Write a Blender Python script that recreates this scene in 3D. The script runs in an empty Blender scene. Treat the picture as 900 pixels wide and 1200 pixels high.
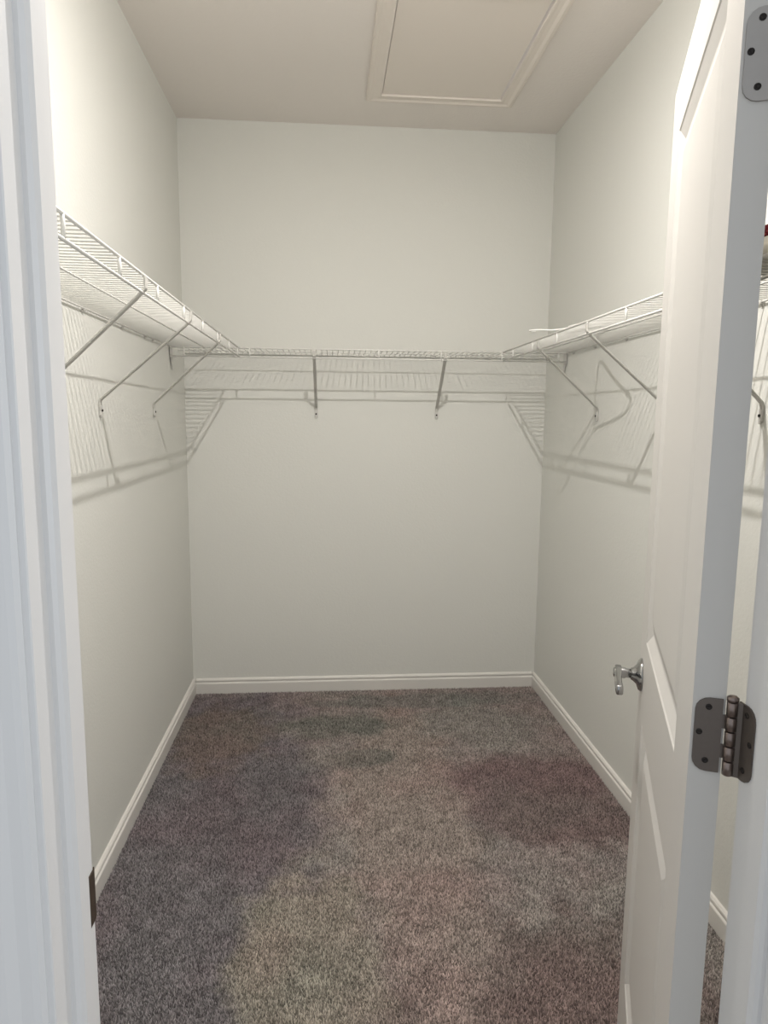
import bpy, bmesh, math, random
import numpy as np
from mathutils import Vector, Matrix
random.seed(7)
SC = bpy.context.scene
COL = SC.collection

def lin(c):
    return tuple(((v/255)/12.92 if v/255 <= .04045 else ((v/255+.055)/1.055)**2.4) for v in c)

# ------------------------------------------------------------------ camera
def camera():
    f, yaw, pitch, roll = 800.7, .0812, -.1379, .0093       # focal length in pixels of the 900x1200 frame
    cy, sy, cp, sp = math.cos(yaw), math.sin(yaw), math.cos(pitch), math.sin(pitch)
    fw = Vector((sy*cp, cy*cp, sp)); r = Vector((cy, -sy, 0)); u = r.cross(fw)
    c, s = math.cos(roll), math.sin(roll)
    r2 = c*r+s*u; u2 = -s*r+c*u
    m = Matrix((r2, u2, -fw)).transposed().to_4x4(); m.translation = (0, 0, 1.4275)
    cd = bpy.data.cameras.new('camera'); cam = bpy.data.objects.new('camera', cd); COL.objects.link(cam)
    cd.sensor_fit = 'VERTICAL'; cd.sensor_height = 32; cd.lens = f/1200*32
    cd.clip_start = .02; cam.matrix_world = m; SC.camera = cam
camera()

# ------------------------------------------------------------------ light
SC.view_settings.view_transform = 'Standard'; SC.view_settings.look = 'None'
SC.view_settings.exposure = 0; SC.view_settings.gamma = 1; SC.view_settings.use_curve_mapping = False
w = bpy.data.worlds.new('world'); SC.world = w; w.use_nodes = True
bg = w.node_tree.nodes['Background']; bg.inputs[0].default_value = (.88, .94, 1.0, 1); bg.inputs[1].default_value = .74
LAMP = Vector((.2, 1.47, 2.67))
ld = bpy.data.lights.new('closet_lamp_light', 'POINT'); ld.energy = 18; ld.color = (1.0, .965, .935); ld.shadow_soft_size = .014
lo = bpy.data.objects.new('closet_lamp_light', ld); COL.objects.link(lo); lo.location = LAMP
# the fixture throws more light downwards than sideways
dd = bpy.data.lights.new('closet_lamp_down_light', 'AREA'); dd.shape = 'DISK'; dd.size = .03; dd.energy = 20; dd.color = (1.0, .965, .935)
do = bpy.data.objects.new('closet_lamp_down_light', dd); COL.objects.link(do); do.location = LAMP+Vector((0, 0, -.002))
# added daylight-coloured fill for the left casing, unseen, right of and behind the camera
wd_ = bpy.data.lights.new('bedroom_fill_light', 'AREA'); wd_.shape = 'RECTANGLE'; wd_.size = 1.4; wd_.size_y = 1.3; wd_.energy = 22; wd_.color = (.90, .95, 1.0)
wo = bpy.data.objects.new('bedroom_fill_light', wd_); COL.objects.link(wo); wo.location = (2.6, -1.5, 1.5)
wo.rotation_euler = (Vector((-.25, .6, 1.2))-Vector(wo.location)).to_track_quat('-Z', 'Y').to_euler()

# ------------------------------------------------------------------ helpers
def mat(name, rgb, rough=.6, metal=0, bump=0, scale=60, var=0, detail=3, spec=.5):
    m = bpy.data.materials.new(name); m.use_nodes = True; nt = m.node_tree; b = nt.nodes['Principled BSDF']
    b.inputs['Base Color'].default_value = (*lin(rgb), 1); b.inputs['Roughness'].default_value = rough
    b.inputs['Metallic'].default_value = metal; b.inputs['Specular IOR Level'].default_value = spec
    g = nt.nodes.new('ShaderNodeNewGeometry')
    n = nt.nodes.new('ShaderNodeTexNoise'); n.inputs['Scale'].default_value = scale; n.inputs['Detail'].default_value = detail
    nt.links.new(g.outputs['Position'], n.inputs['Vector'])
    if bump:
        bp = nt.nodes.new('ShaderNodeBump'); bp.inputs['Strength'].default_value = bump; bp.inputs['Distance'].default_value = .002
        nt.links.new(n.outputs['Fac'], bp.inputs['Height']); nt.links.new(bp.outputs[0], b.inputs['Normal'])
    if var:
        mr = nt.nodes.new('ShaderNodeMapRange'); mr.inputs[3].default_value = 1-var; mr.inputs[4].default_value = 1+var
        hs = nt.nodes.new('ShaderNodeHueSaturation'); hs.inputs['Color'].default_value = (*lin(rgb), 1)
        nt.links.new(n.outputs['Fac'], mr.inputs[0]); nt.links.new(mr.outputs[0], hs.inputs['Value'])
        nt.links.new(hs.outputs[0], b.inputs['Base Color'])
    return m

M_WALL = mat('wall_paint', (223, 223, 217), .75, bump=.35, scale=110)
M_CEIL = mat('ceiling_paint', (241, 235, 229), .85, bump=.5, scale=70)
M_TRIM = mat('trim_paint', (226, 223, 217), .38, bump=.05, scale=30)
M_DOOR = mat('door_paint', (206, 203, 198), .42, bump=.06, scale=40)
M_JAMB = mat('jamb_paint', (224, 223, 222), .4, bump=.05, scale=30)
M_HATCH = mat('hatch_paint', (238, 230, 221), .6, bump=.15, scale=50)
M_WIRE = mat('white_vinyl_coating', (222, 221, 216), .35, var=.02)
M_ARM = mat('bracket_vinyl_shaded', (196, 194, 188), .4, var=.02)  # greyer than the wire: shade of the backlit undersides put into the colour
M_CLIP = mat('clip_plastic', (205, 203, 198), .4, var=.02)
M_NICKEL = mat('satin_nickel', (172, 172, 172), .16, 1, var=.03)
M_HINGE = mat('dark_nickel', (112, 104, 98), .42, .75, bump=.04, scale=200, var=.06)
M_HINGE2 = mat('bright_nickel', (165, 160, 155), .35, .8, var=.06)
M_KNUCK = mat('knuckle_nickel', (135, 122, 116), .28, .9, var=.06)
M_SCREW = mat('screw_steel', (46, 42, 40), .5, .6, var=.05)
M_BRONZE = mat('strike_bronze', (74, 62, 52), .45, .6, var=.08)
M_HANGER = mat('hanger_plastic', (236, 235, 230), .3, var=.01)
M_GLASS = mat('bulb_glass', (245, 240, 230), .3, var=.01)

def new(name, me, m=None, parent=None):
    o = bpy.data.objects.new(name, me); COL.objects.link(o)
    if m and me is not None and not me.materials: me.materials.append(m)
    if parent: o.parent = parent
    return o
def fin(bm, name, m, parent=None, smooth=False, bevel=0):
    if bevel:
        bmesh.ops.bevel(bm, geom=[e for e in bm.edges if e.calc_face_angle(0) > .6], offset=bevel, segments=2, affect='EDGES')
    bmesh.ops.recalc_face_normals(bm, faces=bm.faces)
    me = bpy.data.meshes.new(name); bm.to_mesh(me); bm.free()
    if smooth:
        for p in me.polygons: p.use_smooth = True
    return new(name, me, m, parent)
def box(bm, a, b):
    x0, y0, z0 = a; x1, y1, z1 = b
    v = [bm.verts.new(p) for p in ((x0,y0,z0),(x1,y0,z0),(x1,y1,z0),(x0,y1,z0),(x0,y0,z1),(x1,y0,z1),(x1,y1,z1),(x0,y1,z1))]
    for q in ((0,3,2,1),(4,5,6,7),(0,1,5,4),(1,2,6,5),(2,3,7,6),(3,0,4,7)): bm.faces.new([v[i] for i in q])
def tube(bm, pts, r, n=8, cap=True):
    pts = [Vector(p) for p in pts]; rings = []
    t = (pts[1]-pts[0]).normalized(); ref = Vector((0,0,1)) if abs(t.z) < .9 else Vector((1,0,0))
    side = t.cross(ref).normalized()
    for i, p in enumerate(pts):
        t = (pts[min(i+1, len(pts)-1)]-pts[max(i-1, 0)]).normalized()
        side = (side - t*side.dot(t)).normalized(); up = side.cross(t)
        rr = r[i] if isinstance(r, (list, tuple)) else r
        rings.append([bm.verts.new(p+side*math.cos(2*math.pi*k/n)*rr+up*math.sin(2*math.pi*k/n)*rr) for k in range(n)])
    for a, b in zip(rings, rings[1:]):
        for k in range(n): bm.faces.new((a[k], a[(k+1)%n], b[(k+1)%n], b[k]))
    if cap: bm.faces.new(rings[0][::-1]); bm.faces.new(rings[-1])
def ribbon(bm, pts, w, t, axis):
    """rectangular bar swept along pts; w is its width along axis, t its thickness"""
    pts = [Vector(p) for p in pts]; axis = Vector(axis); rings = []
    for i, p in enumerate(pts):
        d = Vector((0,0,0))
        if i: d += (p-pts[i-1]).normalized()
        if i < len(pts)-1: d += (pts[i+1]-p).normalized()
        nn = d.normalized().cross(axis).normalized()
        rings.append([bm.verts.new(p+axis*a*w/2+nn*b*t/2) for a, b in ((-1,-1),(1,-1),(1,1),(-1,1))])
    for a, b in zip(rings, rings[1:]):
        for k in range(4): bm.faces.new((a[k], a[(k+1)%4], b[(k+1)%4], b[k]))
    bm.faces.new(rings[0][::-1]); bm.faces.new(rings[-1])
def lathe(bm, prof, n=24, M=None):
    """profile of (radius, height) about local z"""
    rings = []
    for r, z in prof:
        rings.append([bm.verts.new((M or Matrix()) @ Vector((r*math.cos(2*math.pi*k/n), r*math.sin(2*math.pi*k/n), z))) for k in range(n)])
    for a, b in zip(rings, rings[1:]):
        for k in range(n): bm.faces.new((a[k], a[(k+1)%n], b[(k+1)%n], b[k]))
    bm.faces.new(rings[0][::-1]); bm.faces.new(rings[-1])
def extrude_profile(bm, prof, place, a, b):
    """closed 2-d profile swept from a to b; place(t, u, v) -> point"""
    A = [bm.verts.new(place(a, u, v)) for u, v in prof]; B = [bm.verts.new(place(b, u, v)) for u, v in prof]
    n = len(prof)
    for k in range(n): bm.faces.new((A[k], A[(k+1)%n], B[(k+1)%n], B[k]))
    bm.faces.new(A[::-1]); bm.faces.new(B)
def tag(o, label=None, cat=None, kind=None, group=None):
    if label: o['label'] = label
    if cat: o['category'] = cat
    if kind: o['kind'] = kind
    if group: o['group'] = group
    return o
def empty(name, loc=(0,0,0), rz=0, parent=None):
    o = bpy.data.objects.new(name, None); COL.objects.link(o); o.location = loc; o.rotation_euler = (0,0,rz)
    o.empty_display_size = .1
    if parent: o.parent = parent
    return o

# ------------------------------------------------------------------ setting
XL, XR, YB, YF, H = -.698, 1.096, 3.441, .695, 2.788
JL, JR, JT = -.2543, .467, 2.062          # jamb faces and head of the opening
T = .09
def shell(name, label, cat, m, boxes):
    bm = bmesh.new()
    for a, b in boxes: box(bm, a, b)
    o = fin(bm, name, m); return tag(o, label, cat, 'structure')
shell('wall_left', 'pale grey-green painted closet wall on the left, under the shelf with three visible braces', 'wall', M_WALL, [((XL-T, YF, 0), (XL, YB+T, H))])
shell('wall_right', 'pale grey-green painted closet wall on the right, behind the open door', 'wall', M_WALL, [((XR, YF, 0), (XR+T, YB+T, H))])
shell('wall_back', 'pale grey-green painted far closet wall facing the doorway', 'wall', M_WALL, [((XL, YB, 0), (XR, YB+T, H))])
shell('wall_front', 'painted wall around the closet doorway', 'wall', M_WALL,
      [((-2.2, YF-.105, 0), (JL-.018, YF, H)), ((JR+.018, YF-.105, 0), (2.4, YF, H)), ((JL-.018, YF-.105, JT+.018), (JR+.018, YF, H))])
shell('floor', 'floor under the mottled brown-grey carpet', 'floor', None, [((-2.2, -1.6, -.1), (2.4, YB+T, 0))])
floor = bpy.data.objects['floor']
shell('ceiling', 'warm off-white flat closet ceiling with an attic hatch', 'ceiling', M_CEIL,
      [((XL-T, YF, H), (.185, YB+T, H+.06)), ((.783, YF, H), (XR+T, YB+T, H+.06)), ((.185, YF, H), (.783, 2.34, H+.06)), ((.185, 3.14, H), (.783, YB+T, H+.06))])

# baseboards: colonial profile (u = out from wall, v = height)
BB = [(0,0),(.014,0),(.014,.056),(.0125,.059),(.0085,.062),(.0085,.068),(.0115,.071),(.0105,.076),(.006,.081),(0,.083)]
def baseboard(name, place, a, b, label):
    bm = bmesh.new(); extrude_profile(bm, BB, place, a, b)
    return tag(fin(bm, name, M_TRIM), label, 'baseboard', 'structure')
baseboard('baseboard_left', lambda t,u,v: (XL+u, t, v), YF, YB, 'white moulded baseboard along the left closet wall')
baseboard('baseboard_right', lambda t,u,v: (XR-u, t, v), YF, YB, 'white moulded baseboard along the right closet wall, seen on both sides of the door')
baseboard('baseboard_back', lambda t,u,v: (t, YB-u, v), XL+.014, XR-.014, 'white moulded baseboard along the far closet wall')
baseboard('baseboard_front', lambda t,u,v: (t, YF+u, v), XL+.014, JL-.07, 'white moulded baseboard on the closet side of the doorway wall')

# door frame: jambs, head, stops, casings
CAS = [(0,0),(.057,0),(.057,.010),(.050,.0165),(.040,.0175),(.030,.015),(.020,.0105),(.010,.0095),(.004,.008),(0,.004)]   # u across, v proud
STOP = [(0,0),(.034,0),(.034,.008),(.031,.011),(.008,.011),(.003,.008),(0,.004)]
YJ0, YJ1 = YF-.107, YF+.003
def frame_piece(name, label, parts):
    r = empty(name, (0, 0, 0)); tag(r, label, 'door frame', 'structure')
    for nm, bm in parts: fin(bm, nm, M_JAMB, r)
    return r
def b_box(a, b):
    bm = bmesh.new(); box(bm, a, b); bmesh.ops.bevel(bm, geom=bm.edges[:], offset=.0012, segments=1, affect='EDGES'); return bm
def b_prof(prof, place, a, b):
    bm = bmesh.new(); extrude_profile(bm, prof, place, a, b); return bm
ys = YF-.036    # rabbet depth for a 35 mm door
SW = .034
ztop = JT
trimL = frame_piece('trim_1', 'white painted left door jamb with stop and casing, dark strike plate set in it', [
    ('jamb', b_box((JL-.018, YJ0, 0), (JL, YJ1, ztop+.018))),
    ('door_stop', b_prof(STOP, lambda t,u,v: (JL+v, ys-SW+u, t), 0, ztop)),
    ('casing', b_prof(CAS, lambda t,u,v: (JL-.006-u, YF-.105-v, t), 0, ztop+.006)),
    ('inner_casing', b_prof(CAS, lambda t,u,v: (JL-.006-u, YF+v, t), 0, ztop+.006))])
trimR = frame_piece('trim_2', 'white painted right door jamb carrying the hinges', [
    ('jamb', b_box((JR, YJ0, 0), (JR+.018, YJ1, ztop+.018))),
    ('door_stop', b_prof(STOP, lambda t,u,v: (JR-v, ys-SW+u, t), 0, ztop)),
    ('casing', b_prof(CAS, lambda t,u,v: (JR+.006+u, YF-.105-v, t), 0, ztop+.006)),
    ('inner_casing', b_prof(CAS, lambda t,u,v: (JR+.006+u, YF+v, t), 0, ztop+.006))])
trimT = frame_piece('trim_3', 'white painted head of the door frame above the opening', [
    ('jamb', b_box((JL, YJ0, ztop), (JR, YJ1, ztop+.018))),
    ('door_stop', b_prof(STOP, lambda t,u,v: (t, ys-SW+u, ztop-v), JL, JR)),
    ('casing', b_prof(CAS, lambda t,u,v: (t, YF-.105-v, ztop+.006+u), JL-.063, JR+.063)),
    ('inner_casing', b_prof(CAS, lambda t,u,v: (t, YF+v, ztop+.006+u), JL-.063, JR+.063))])
# strike plate on the left jamb
bm = bmesh.new()
ribbon(bm, [(JL+.0006, YF-.022, .914), (JL+.0008, YF+.003, .914), (JL-.0005, YF+.0075, .914)], .057, .0015, (0,0,1))
sp = fin(bm, 'strike_plate', M_BRONZE, trimL, bevel=.0004); sp['label'] = 'dark bronze strike plate'

# ------------------------------------------------------------------ carpet: coloured floor and cut-pile tufts
def carpet_material():
    m = bpy.data.materials.new('carpet'); m.use_nodes = True; nt = m.node_tree; L = nt.links.new; b = nt.nodes['Principled BSDF']
    b.inputs['Roughness'].default_value = .95; b.inputs['Specular IOR Level'].default_value = .1
    g = nt.nodes.new('ShaderNodeNewGeometry'); pos = g.outputs['Position']
    def noise(s, d=3, off=0):
        n = nt.nodes.new('ShaderNodeTexNoise'); n.inputs['Scale'].default_value = s; n.inputs['Detail'].default_value = d
        if off:
            v = nt.nodes.new('ShaderNodeVectorMath'); v.operation = 'ADD'; v.inputs[1].default_value = (off, off*.7, 0)
            L(pos, v.inputs[0]); L(v.outputs[0], n.inputs['Vector'])
        else: L(pos, n.inputs['Vector'])
        return n.outputs['Fac']
    def mix(f, a, c):
        x = nt.nodes.new('ShaderNodeMix'); x.data_type = 'RGBA'
        L(f, x.inputs[0])
        for s, i in ((a, 6), (c, 7)):
            if isinstance(s, tuple): x.inputs[i].default_value = (*lin(s), 1)
            else: L(s, x.inputs[i])
        return x.outputs[2]
    def ramp(f, lo, hi):
        r = nt.nodes.new('ShaderNodeMapRange'); r.interpolation_type = 'SMOOTHSTEP'; r.inputs[1].default_value = lo; r.inputs[2].default_value = hi
        L(f, r.inputs[0]); return r.outputs[0]
    # tinted nap patch: distance from a centre, roughened by noise
    def patch(cx, cy, rx, ry, nz, amp=1.0):
        v = nt.nodes.new('ShaderNodeVectorMath'); v.operation = 'MULTIPLY_ADD'
        v.inputs[1].default_value = (1/rx, 1/ry, 0); v.inputs[2].default_value = (-cx/rx, -cy/ry, 0)
        L(pos, v.inputs[0]); l = nt.nodes.new('ShaderNodeVectorMath'); l.operation = 'LENGTH'; L(v.outputs[0], l.inputs[0])
        a = nt.nodes.new('ShaderNodeMath'); a.operation = 'MULTIPLY_ADD'; a.inputs[1].default_value = amp; L(nz, a.inputs[0]); L(l.outputs['Value'], a.inputs[2])
        r = nt.nodes.new('ShaderNodeMapRange'); r.interpolation_type = 'SMOOTHSTEP'; r.inputs[1].default_value = 1.15+amp/2; r.inputs[2].default_value = .65+amp/2
        L(a.outputs[0], r.inputs[0]); return r.outputs[0]
    n1, n2, n3 = noise(4.5, 5), noise(8, 5, 11), noise(2.6, 4, 23)
    c = mix(ramp(n2, .35, .65), (156, 146, 141), (166, 156, 149))
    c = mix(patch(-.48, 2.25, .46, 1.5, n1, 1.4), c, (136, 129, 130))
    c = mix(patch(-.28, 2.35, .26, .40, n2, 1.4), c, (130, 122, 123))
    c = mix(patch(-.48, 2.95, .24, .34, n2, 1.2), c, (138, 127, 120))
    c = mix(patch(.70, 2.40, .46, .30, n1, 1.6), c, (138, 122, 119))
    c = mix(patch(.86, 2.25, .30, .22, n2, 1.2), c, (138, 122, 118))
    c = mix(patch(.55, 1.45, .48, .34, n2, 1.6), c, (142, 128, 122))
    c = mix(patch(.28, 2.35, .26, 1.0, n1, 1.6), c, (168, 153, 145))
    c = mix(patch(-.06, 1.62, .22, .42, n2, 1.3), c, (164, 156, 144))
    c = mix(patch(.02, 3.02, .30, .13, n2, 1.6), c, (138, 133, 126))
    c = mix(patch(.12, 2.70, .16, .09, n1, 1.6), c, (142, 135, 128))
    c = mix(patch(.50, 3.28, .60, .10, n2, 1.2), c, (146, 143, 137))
    m1 = ramp(n3, .38, .66)
    tint = nt.nodes.new('ShaderNodeMix'); tint.data_type = 'RGBA'; tint.blend_type = 'MULTIPLY'; tint.inputs[0].default_value = 1
    L(c, tint.inputs[6]); L(mix(m1, (248, 253, 252), (255, 249, 250)), tint.inputs[7]); c = tint.outputs[2]
    m2 = nt.nodes.new('ShaderNodeMapRange'); m2.inputs[1].default_value = .3; m2.inputs[2].default_value = .7; m2.inputs[3].default_value = .80; m2.inputs[4].default_value = 1.16
    L(noise(14, 5, 5), m2.inputs[0])
    sc = nt.nodes.new('ShaderNodeVectorMath'); sc.operation = 'SCALE'; L(c, sc.inputs[0]); L(m2.outputs[0], sc.inputs['Scale']); c = sc.outputs[0]
    at = nt.nodes.new('ShaderNodeAttribute'); at.attribute_name = 'tuft'
    r = nt.nodes.new('ShaderNodeMapRange'); r.inputs[3].default_value = .32; r.inputs[4].default_value = 1.85
    L(at.outputs['Fac'], r.inputs[0])
    mu = nt.nodes.new('ShaderNodeVectorMath'); mu.operation = 'SCALE'; L(c, mu.inputs[0]); L(r.outputs[0], mu.inputs['Scale'])
    L(mu.outputs[0], b.inputs['Base Color'])
    return m
M_CARPET = carpet_material()
floor.data.materials.append(M_CARPET)
at = floor.data.attributes.new('tuft', 'FLOAT', 'POINT')
for d in at.data: d.value = .25
def carpet():
    rng = np.random.default_rng(3)
    sp = .0035
    xs = np.arange(XL+.016, XR-.016, sp); ysx = np.arange(YF-.10, YB-.016, sp)
    gx, gy = np.meshgrid(xs, ysx); gx = gx.ravel(); gy = gy.ravel()
    keep = (gy > YF+.018) | ((gx > JL+.004) & (gx < JR-.004)); gx = gx[keep]; gy = gy[keep]
    n = len(gx)
    gx = gx+rng.uniform(-.5, .5, n)*sp; gy = gy+rng.uniform(-.5, .5, n)*sp
    rad = rng.uniform(.0019, .0032, n); hgt = rng.uniform(.0045, .0115, n); ang = rng.uniform(0, 6.283, n)
    lx = rng.normal(0, .0022, n); ly = rng.normal(0, .0022, n)
    V = np.zeros((n, 4, 3), np.float32)
    for k in range(3):
        V[:, k, 0] = gx+rad*np.cos(ang+k*2.0944); V[:, k, 1] = gy+rad*np.sin(ang+k*2.0944); V[:, k, 2] = 0
    V[:, 3, 0] = gx+lx; V[:, 3, 1] = gy+ly; V[:, 3, 2] = hgt
    F = np.array([[0,1,3],[1,2,3],[2,0,3]], np.int32)[None]+(np.arange(n, dtype=np.int32)*4)[:, None, None]
    me = bpy.data.meshes.new('carpet_pile')
    me.vertices.add(n*4); me.vertices.foreach_set('co', V.ravel())
    me.loops.add(n*9); me.loops.foreach_set('vertex_index', F.ravel())
    me.polygons.add(n*3); me.polygons.foreach_set('loop_start', np.arange(n*3, dtype=np.int32)*3)
    me.update(calc_edges=True)
    a = me.attributes.new('tuft', 'FLOAT', 'POINT'); rv = rng.uniform(0, 1, n)**1.15
    vals = np.repeat(rv[:, None], 4, 1); vals[:, :3] *= .55
    a.data.foreach_set('value', vals.ravel().astype(np.float32))
    o = new('carpet_pile', me, M_CARPET, floor); o['kind'] = 'stuff'; o['label'] = 'mottled brown-grey cut-pile carpet'
carpet()

# ------------------------------------------------------------------ attic hatch (trim frame + lift-out panel)
hr = empty('attic_hatch', (.482, 2.72, H)); tag(hr, 'white rectangular attic access panel in a mitred trim frame on the ceiling', 'hatch')
HX0, HX1, HY0, HY1 = .228-.482, .737-.482, 2.37-2.72, 3.094-2.72
bm = bmesh.new()
rings = []
for ins, z in ((-.066, 0), (-.066, -.008), (-.060, -.014), (-.048, -.016), (-.036, -.012), (-.020, -.012), (-.010, -.014), (-.003, -.014), (-.003, .02)):
    rings.append([bm.verts.new(p) for p in ((HX0+ins, HY0+ins, z), (HX1-ins, HY0+ins, z), (HX1-ins, HY1-ins, z), (HX0+ins, HY1-ins, z))])
for a, b in zip(rings, rings[1:]):
    for k in range(4): bm.faces.new((a[k], a[(k+1)%4], b[(k+1)%4], b[k]))
fin(bm, 'hatch_frame', M_HATCH, hr)
bm = bmesh.new(); box(bm, (HX0+.001, HY0+.002, -.008), (HX1-.006, HY1-.005, .010)); fin(bm, 'hatch_panel', M_HATCH, hr, bevel=.001)

# ------------------------------------------------------------------ ceiling lamp (just above the frame, gives the closet light)
lr = empty('ceiling_lamp', (LAMP.x, LAMP.y, H)); tag(lr, 'bare white lampholder on the closet ceiling above the doorway', 'lamp')
bm = bmesh.new(); lathe(bm, [(.055, 0), (.055, -.006), (.048, -.014), (.030, -.022), (.024, -.060), (.022, -.060)]); fin(bm, 'lampholder', M_TRIM, lr, True)

# ------------------------------------------------------------------ door
TH, L, DT = .3695, .700, .035
PIN = Vector((.4566, .7043, 0))
door = empty('door_1', PIN, math.pi/2-TH)    # local x runs along the door away from the hinge, local +y is the visible face
tag(door, 'white two-panel closet door standing open at the right with lever handle and hinges', 'door', 'structure')
Y0, Y1, ZB, ZT = .006, .006+DT, .014, 2.050
XO = .005
def door_slab():
    bm = bmesh.new()
    sx = [XO, XO+.115, XO+L-.115, XO+L]; zs = [ZB, .225, .815, .985, 1.945, ZT]
    for y, sgn in ((Y1, 1), (Y0, -1)):
        for i in range(3):
            for j in range(5):
                x0, x1, z0, z1 = sx[i], sx[i+1], zs[j], zs[j+1]
                if i == 1 and j in (1, 3):
                    rg = []
                    for ins, d in ((0,0), (.003,.002), (.024,.0095), (.030,.010), (.056,.0035), (.060,.003)):
                        rg.append([bm.verts.new(p) for p in ((x0+ins, y-sgn*d, z0+ins), (x1-ins, y-sgn*d, z0+ins), (x1-ins, y-sgn*d, z1-ins), (x0+ins, y-sgn*d, z1-ins))])
                    for a, b in zip(rg, rg[1:]):
                        for k in range(4): bm.faces.new((a[k], a[(k+1)%4], b[(k+1)%4], b[k]))
                    bm.faces.new(rg[-1])
                else:
                    bm.faces.new([bm.verts.new(p) for p in ((x0,y,z0),(x1,y,z0),(x1,y,z1),(x0,y,z1))])
    for a, b in (((sx[0],ZB),(sx[0],ZT)), ((sx[3],ZB),(sx[3],ZT)), ((sx[0],ZB),(sx[3],ZB)), ((sx[0],ZT),(sx[3],ZT))):
        bm.faces.new([bm.verts.new(p) for p in ((a[0],Y0,a[1]),(b[0],Y0,b[1]),(b[0],Y1,b[1]),(a[0],Y1,a[1]))])
    bmesh.ops.remove_doubles(bm, verts=bm.verts, dist=1e-5)
    fin(bm, 'door_slab', M_DOOR, door)
door_slab()
# hinges: local axes of the door root; the jamb leaf lies on the jamb face
def leaf_mesh(name, wd, ht, th, rad):
    """plate in local xz, from x=0 to wd, rounded on the far corners"""
    bm = bmesh.new(); pts = [(0, -ht/2), (wd-rad, -ht/2)]
    pts += [(wd-rad+rad*math.sin(a), -ht/2+rad-rad*math.cos(a)) for a in (.4, .8, 1.2, 1.5708)]
    pts += [(wd-rad+rad*math.cos(a), ht/2-rad+rad*math.sin(a)) for a in (0, .4, .8, 1.2, 1.5708)] + [(0, ht/2)]
    A = [bm.verts.new((x, 0, z)) for x, z in pts]; B = [bm.verts.new((x, th, z)) for x, z in pts]
    bm.faces.new(A); bm.faces.new(B[::-1])
    for k in range(len(A)): bm.faces.new((A[k], A[(k+1)%len(A)], B[(k+1)%len(A)], B[k]))
    bmesh.ops.recalc_face_normals(bm, faces=bm.faces)
    me = bpy.data.meshes.new(name); bm.to_mesh(me); bm.free(); return me
LEAF = leaf_mesh('hinge_leaf', .029, .089, .002, .015)
def screw_mesh():
    bm = bmesh.new(); lathe(bm, [(.0036, 0), (.0036, .0006), (.0022, .0012), (.0008, .0006)], 10)
    me = bpy.data.meshes.new('screw'); bm.to_mesh(me); bm.free(); return me
SCR = screw_mesh()
for hz, mm in ((1.067, M_HINGE), (1.795, M_HINGE2), (.335, M_HINGE)):
    h = empty('door_hinge', (0, 0, hz), 0, door)
    me = LEAF.copy(); me.materials.append(mm)
    # leaf on the door's hinge edge (plane x = XO), running across the thickness in +y
    a = new('hinge_leaf', me, None, h); a.rotation_euler = (0, 0, math.pi/2); a.location = (XO-.0004, .0088, 0)
    # leaf on the jamb face; direction towards the bedroom (world -y)
    bm = bmesh.new(); bm.from_mesh(me); ribbon(bm, [(-.0005, -.0092, 0), (.003, -.004, 0), (.0065, .0006, 0)], .089, .002, (0,0,1))
    me2 = bpy.data.meshes.new('hinge_leaf'); bm.to_mesh(me2); bm.free(); me2.materials.append(mm)
    b = new('hinge_leaf', me2, None, h)
    for k in (1, 3):     # tabs that roll into the knuckles
        bm = bmesh.new(); z0 = -.0445+k*.0178; box(bm, (XO-.0018, .002, z0+.0008), (XO+.0004, .0095, z0+.0170)); fin(bm, 'hinge_tab', mm, h)
    wd = Matrix.Rotation(-(math.pi/2-TH), 3, 'Z') @ Vector((JR-.0022-PIN.x, 0, 0)); b.location = wd
    b.rotation_euler = (0, 0, -math.pi/2-(math.pi/2-TH))
    # curl from the pin to the jamb leaf
    for (x, y, z) in ((.013, 0, .034), (.0215, 0, .003), (.013, 0, -.031)):
        for lf, sgn in ((a, 1), (b, -1)):
            s = new('screw', SCR, M_SCREW, h)
            q = Matrix.Rotation(lf.rotation_euler.z, 3, 'Z') @ Vector((x+.002, 0.002 if sgn > 0 else 0, z))
            s.location = Vector(lf.location)+q
            out = Matrix.Rotation(lf.rotation_euler.z, 3, 'Z') @ Vector((0, 1 if sgn > 0 else -1, 0))
            s.rotation_euler = out.to_track_quat('Z', 'Y').to_euler()
    for k in range(5):
        bm = bmesh.new(); z0 = -.0445+k*.0178   # five knuckles
        lathe(bm, [(.0050, z0+.0005), (.0061, z0+.0012), (.0061, z0+.0166), (.0050, z0+.0173)], 16)
        fin(bm, 'hinge_knuckle', M_KNUCK, h, True)
    bm = bmesh.new(); lathe(bm, [(.004, .0445), (.0066, .0452), (.0066, .049), (.004, .0512), (.001, .0515)], 16); fin(bm, 'hinge_pin', M_KNUCK, h, True)
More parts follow.
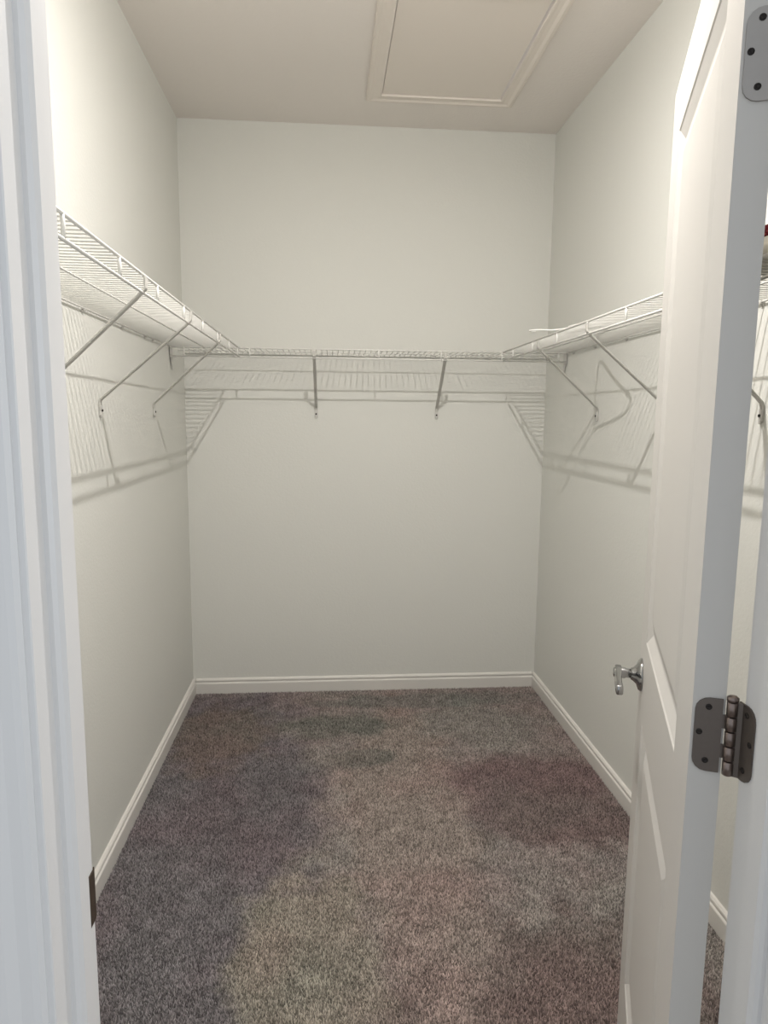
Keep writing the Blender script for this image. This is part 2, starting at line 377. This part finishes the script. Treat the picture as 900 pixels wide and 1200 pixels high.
# lever handles on both faces + latch plate
def lever(sgn):
    hx, hz = XO+L-.062, .900
    h = empty('door_handle', (hx, Y1 if sgn > 0 else Y0, hz), 0, door)
    h['label'] = 'polished nickel lever handle with round rose'
    M = Matrix.Rotation(-sgn*math.pi/2, 4, 'X')
    bm = bmesh.new(); lathe(bm, [(.034, 0), (.034, .003), (.031, .007), (.020, .011), (.014, .018), (.012, .022), (.011, .022)], 32, M); fin(bm, 'rose', M_NICKEL, h, True)
    bm = bmesh.new(); lathe(bm, [(.0095, .020), (.0095, .030), (.0115, .034), (.0115, .052), (.0095, .056), (.004, .057)], 24, M); fin(bm, 'neck', M_NICKEL, h, True)
    bm = bmesh.new()
    y = sgn*.047; path = [(.010, y, .003), (-.012, y, .003), (-.035, y*1.03, .003), (-.06, y*1.05, .003), (-.085, y*1.04, .002), (-.104, y*1.02, .001), (-.107, y*1.02, .001)]
    N = 14; rg = []
    for i, p in enumerate(path):
        t = i/(len(path)-1); hh = .0100 if i < len(path)-1 else .008; ww = .0070 if i < len(path)-1 else .005
        sq = lambda v: math.copysign(abs(v)**.45, v); rg.append([bm.verts.new((p[0], p[1]+ww*sq(math.cos(2*math.pi*k/N)), p[2]+hh*sq(math.sin(2*math.pi*k/N)))) for k in range(N)])
    for a, b in zip(rg, rg[1:]):
        for k in range(N): bm.faces.new((a[k], a[(k+1)%N], b[(k+1)%N], b[k]))
    bm.faces.new(rg[0][::-1]); bm.faces.new(rg[-1])
    fin(bm, 'lever', M_NICKEL, h, True)
lever(1); lever(-1)
bm = bmesh.new(); box(bm, (XO+L-.0005, (Y0+Y1)/2-.0125, .872), (XO+L+.0012, (Y0+Y1)/2+.0125, .928)); box(bm, (XO+L, (Y0+Y1)/2-.006, .892), (XO+L+.010, (Y0+Y1)/2+.006, .908))
fin(bm, 'latch_plate', M_NICKEL, door)

# ------------------------------------------------------------------ wire shelves
ZS = 1.725; RR = .0030; DEP = .302; DROP = .038
def mesh_of(bm, name, m, smooth=False):
    bmesh.ops.recalc_face_normals(bm, faces=bm.faces)
    me = bpy.data.meshes.new(name); bm.to_mesh(me); bm.free(); me.materials.append(m)
    if smooth:
        for p in me.polygons: p.use_smooth = True
    return me
bm = bmesh.new(); tube(bm, [(0, .004, RR+.0012), (0, DEP-.004, RR+.0012), (0, DEP+.002, .001)], .0018, 6); ME_DECK = mesh_of(bm, 'deck_wire', M_WIRE, True)
bm = bmesh.new(); tube(bm, [(0, DEP, 0), (0, DEP+.001, -DROP/2), (0, DEP, -DROP)], .0036, 8); ME_RUNG = mesh_of(bm, 'lip_rung', M_WIRE, True)
def arm_mesh(sk):
    """brace from the wall foot up to the lip; sk = how far the top leans along the wall"""
    bm = bmesh.new(); P = []
    for y, z in ((.003, -.302), (.003, -.262), (.007, -.252), (DEP-.012, -.048), (DEP-.002, -.0385), (DEP+.0065, -.030), (DEP+.0075, -.006)):
        P.append((sk*max(0, min(1, (y-.003)/(DEP-.010))), y, z))
    ribbon(bm, P, .015, .006, (1,0,0)); bmesh.ops.bevel(bm, geom=bm.edges[:], offset=.0015, segments=1, affect='EDGES')
    return mesh_of(bm, 'bracket_arm', M_ARM)
bm = bmesh.new(); box(bm, (-.007, 0, -.298), (.007, .008, -.270)); box(bm, (-.004, .004, -.306), (.004, .009, -.296)); bmesh.ops.bevel(bm, geom=bm.edges[:], offset=.001, segments=1, affect='EDGES')
ME_FOOT = mesh_of(bm, 'wall_anchor', M_CLIP)
bm = bmesh.new(); lathe(bm, [(.0042, 0), (.004, .0015), (.002, .0028), (.0005, .003)], 10, Matrix.Translation((0, .009, -.285)) @ Matrix.Rotation(-math.pi/2, 4, 'X')); ME_FSCR = mesh_of(bm, 'screw', M_SCREW, True)
bm = bmesh.new(); box(bm, (-.006, 0, -.010), (.006, .005, .008)); box(bm, (-.006, .004, -.006), (.006, .011, -.003)); box(bm, (-.003, .0, .004), (.003, .010, .0075))
bmesh.ops.bevel(bm, geom=bm.edges[:], offset=.0008, segments=1, affect='EDGES'); ME_CLIP = mesh_of(bm, 'wall_clip', M_CLIP)
def shelf(loc, rz, length, rungs, brackets, clips, label, mid=True, ends=()):
    r = empty('wire_shelf', loc, rz); tag(r, label, 'shelf', group='white wire closet shelves')
    for nm, y, z, rad in (('front_rail', DEP, 0, .0034), ('lip_rail', DEP, -DROP, .0034), ('middle_rail', DEP/2, -.0005, .0024), ('back_rail', .008, 0, .0028)):
        bm = bmesh.new(); tube(bm, [(0, y, z), (length, y, z)], rad, 10); o = fin(bm, nm, M_WIRE, r, True)
    n = int((length-.01)/.0254)
    for i in range(n+1):
        o = new('deck_wire', ME_DECK, None, r); o.location = (.006+i*.0254, 0, 0)
    for x in rungs: new('lip_rung', ME_RUNG, None, r).location = (x, 0, 0)
    for x in clips: new('wall_clip', ME_CLIP, None, r).location = (x, 0, 0)
    for x, sk in brackets:
        b = empty('support_bracket', (x, 0, 0), 0, r)
        new('bracket_arm', arm_mesh(sk), None, b); new('wall_anchor', ME_FOOT, None, b); new('screw', ME_FSCR, None, b)
    for x, s in ends:      # end bracket on the side wall: plate, lip cradle and gusset
        bm = bmesh.new()
        box(bm, (x, DEP-.035, -.046), (x+s*.003, DEP+.008, .008))
        box(bm, (x, DEP-.012, -.0445), (x+s*.024, DEP+.0075, -.0415))
        v = [bm.verts.new(p) for p in ((x, DEP-.030, -.045), (x, DEP+.004, -.045), (x, DEP-.022, -.098), (x+s*.003, DEP-.030, -.045), (x+s*.003, DEP+.004, -.045), (x+s*.003, DEP-.022, -.098))]
        for q in ((0,1,2), (3,5,4), (0,3,4,1), (1,4,5,2), (2,5,3,0)): bm.faces.new([v[i] for i in q])
        fin(bm, 'end_bracket', M_CLIP, r)
    return r
YE = YB-DEP-.012          # side shelves stop at the back shelf's lip
y0 = YF+.002
seq = lambda a, st, n: [a+st*i for i in range(n)]
# left: local x = world -y
shelf((XL, YE, ZS), -math.pi/2, YE-y0, [YE-y for y in (.82, 1.105, 1.385, 1.675, 1.965, 2.25, 2.535, 2.82, 3.08)],
      [(YE-y, y-t) for y, t in ((1.10, 1.0), (1.705, 1.547), (2.172, 2.032), (2.82, 2.563))], [YE-y for y in (.9, 1.28, 1.66, 2.058, 2.436, 2.728, 2.842)],
      'white wire closet shelf with slanted braces along the left wall')
# right: local x = world +y
shelf((XR, y0, ZS), math.pi/2, YE-y0, [y-y0 for y in (.97, 1.255, 1.54, 1.825, 2.10, 2.385, 2.675, 2.96)],
      [(y-y0, t-y) for y, t in ((1.12, 1.02), (1.667, 1.56), (2.17, 2.09), (2.742, 2.587))], [y-y0 for y in (.9, 1.3, 1.7, 2.1, 2.5, 2.8, 3.05)],
      'white wire closet shelf on the right wall, partly hidden behind the open door')
# back: local x = world -x
XA = XR-.004
shelf((XA, YB, ZS), math.pi, XA-XL-.004, [XA-x for x in (1.055, .79, .51, .225, -.065+.005, -.35, -.635)],
      [(XA-x, x-t) for x, t in ((-.062, -.064), (.540, .528))], [XA-x for x in seq(-.6, .28, 6)],
      'white wire closet shelf with two upright-looking braces across the far wall', ends=((0, 1), (XA-XL-.004, -1)))

# ------------------------------------------------------------------ coat hanger lying on the right shelf
ZH = ZS+.0103
hg = empty('coat_hanger', (.93, 2.44, ZH)); tag(hg, 'white plastic coat hanger lying flat on the right wire shelf', 'hanger')
def hp(x, y, z=0): return (x-.93, y-2.44, z)
def smooth_path(P, n=6):
    P = [Vector(p) for p in P]; out = []
    for i in range(len(P)-1):
        a, b, c, d = P[max(i-1,0)], P[i], P[i+1], P[min(i+2, len(P)-1)]
        for k in range(n):
            t = k/n; out.append(.5*((2*b)+(c-a)*t+(2*a-5*b+4*c-d)*t*t+(3*b-a-3*c+d)*t**3))
    return out+[P[-1]]
bm = bmesh.new()
tube(bm, smooth_path([hp(.842, 2.405, .012), hp(.875, 2.455, .012), hp(.94, 2.55, .006), hp(1.0, 2.628), hp(1.022, 2.652), hp(1.026, 2.645), hp(1.012, 2.58),
                      hp(.975, 2.46), hp(.935, 2.31), hp(.918, 2.25), hp(.905, 2.236), hp(.888, 2.243), hp(.868, 2.29, .006), hp(.852, 2.36, .012), hp(.842, 2.405, .012)]), .0042, 10)
fin(bm, 'hanger_body', M_HANGER, hg, True)
bm = bmesh.new()
tube(bm, smooth_path([hp(.846, 2.408, .010), hp(.82, 2.425, .006), hp(.79, 2.438, .004), hp(.755, 2.440, .004), hp(.730, 2.446, .004), hp(.720, 2.462, .004), hp(.728, 2.478, .004), hp(.744, 2.480, .004)]), .0028, 8)
fin(bm, 'hook', M_HANGER, hg, True)

# ------------------------------------------------------------------ folded linens on the right shelf, just right of the door edge
def soft_slab(bm, x0, x1, y0, y1, z0, z1, box_, seed):
    rng = random.Random(seed); nx, ny = 12, 12; top = []; bot = []
    ph = rng.uniform(0, 6)
    for i in range(nx+1):
        for j in range(ny+1):
            u, v = i/nx, j/ny; e = min(u, 1-u, v, 1-v); f = min(1, e*7); k = math.sqrt(max(0, 1-(1-f)**2))
            x = x0+(x1-x0)*u; y = y0+(y1-y0)*v; mid = (z0+z1)/2; hh = (z1-z0)/2*(box_+(1-box_)*k)
            wob = .0016*math.sin(x*60+ph)+.0014*math.sin(y*47+ph)
            top.append(bm.verts.new((x+wob, y, mid+hh+wob*k))); bot.append(bm.verts.new((x+wob, y, mid-hh)))
    I = lambda i, j: i*(ny+1)+j
    for i in range(nx):
        for j in range(ny):
            bm.faces.new((top[I(i,j)], top[I(i+1,j)], top[I(i+1,j+1)], top[I(i,j+1)])); bm.faces.new((bot[I(i,j)], bot[I(i,j+1)], bot[I(i+1,j+1)], bot[I(i+1,j)]))
    for i in range(nx):
        bm.faces.new((top[I(i,0)], bot[I(i,0)], bot[I(i+1,0)], top[I(i+1,0)])); bm.faces.new((top[I(i,ny)], top[I(i+1,ny)], bot[I(i+1,ny)], bot[I(i,ny)]))
    for j in range(ny):
        bm.faces.new((top[I(0,j)], top[I(0,j+1)], bot[I(0,j+1)], bot[I(0,j)])); bm.faces.new((top[I(nx,j)], bot[I(nx,j)], bot[I(nx,j+1)], top[I(nx,j+1)]))
ZD = ZS+.0068
M_TOWEL = mat('towel_cotton', (240, 238, 228), .95, bump=.4, scale=400)
def red_print():
    m = bpy.data.materials.new('red_print_cloth'); m.use_nodes = True; nt = m.node_tree; Ln = nt.links.new; b = nt.nodes['Principled BSDF']; b.inputs['Roughness'].default_value = .8
    g = nt.nodes.new('ShaderNodeNewGeometry'); v = nt.nodes.new('ShaderNodeTexVoronoi'); v.inputs['Scale'].default_value = 42
    Ln(g.outputs['Position'], v.inputs['Vector']); r = nt.nodes.new('ShaderNodeValToRGB'); r.color_ramp.interpolation = 'EASE'
    e = r.color_ramp.elements; e[0].position = .12; e[0].color = (*lin((176, 70, 84)), 1); e[1].position = .42; e[1].color = (*lin((120, 14, 34)), 1)
    q = e.new(.30); q.color = (*lin((196, 92, 96)), 1)
    Ln(v.outputs['Distance'], r.inputs[0]); Ln(r.outputs[0], b.inputs['Base Color']); return m
bm = bmesh.new(); soft_slab(bm, .812, 1.06, 1.00, 1.44, ZD, ZD+.037, .90, 1)
tag(fin(bm, 'folded_towel', M_TOWEL, None, True), 'white folded towel on the right shelf, under the red printed cloth', 'towel')
bm = bmesh.new(); soft_slab(bm, .818, 1.05, 1.03, 1.42, ZD+.0415, ZD+.064, .55, 2)
tag(fin(bm, 'folded_cloth', red_print(), None, True), 'dark red rose-printed folded cloth at the right edge above the shelf', 'cloth')
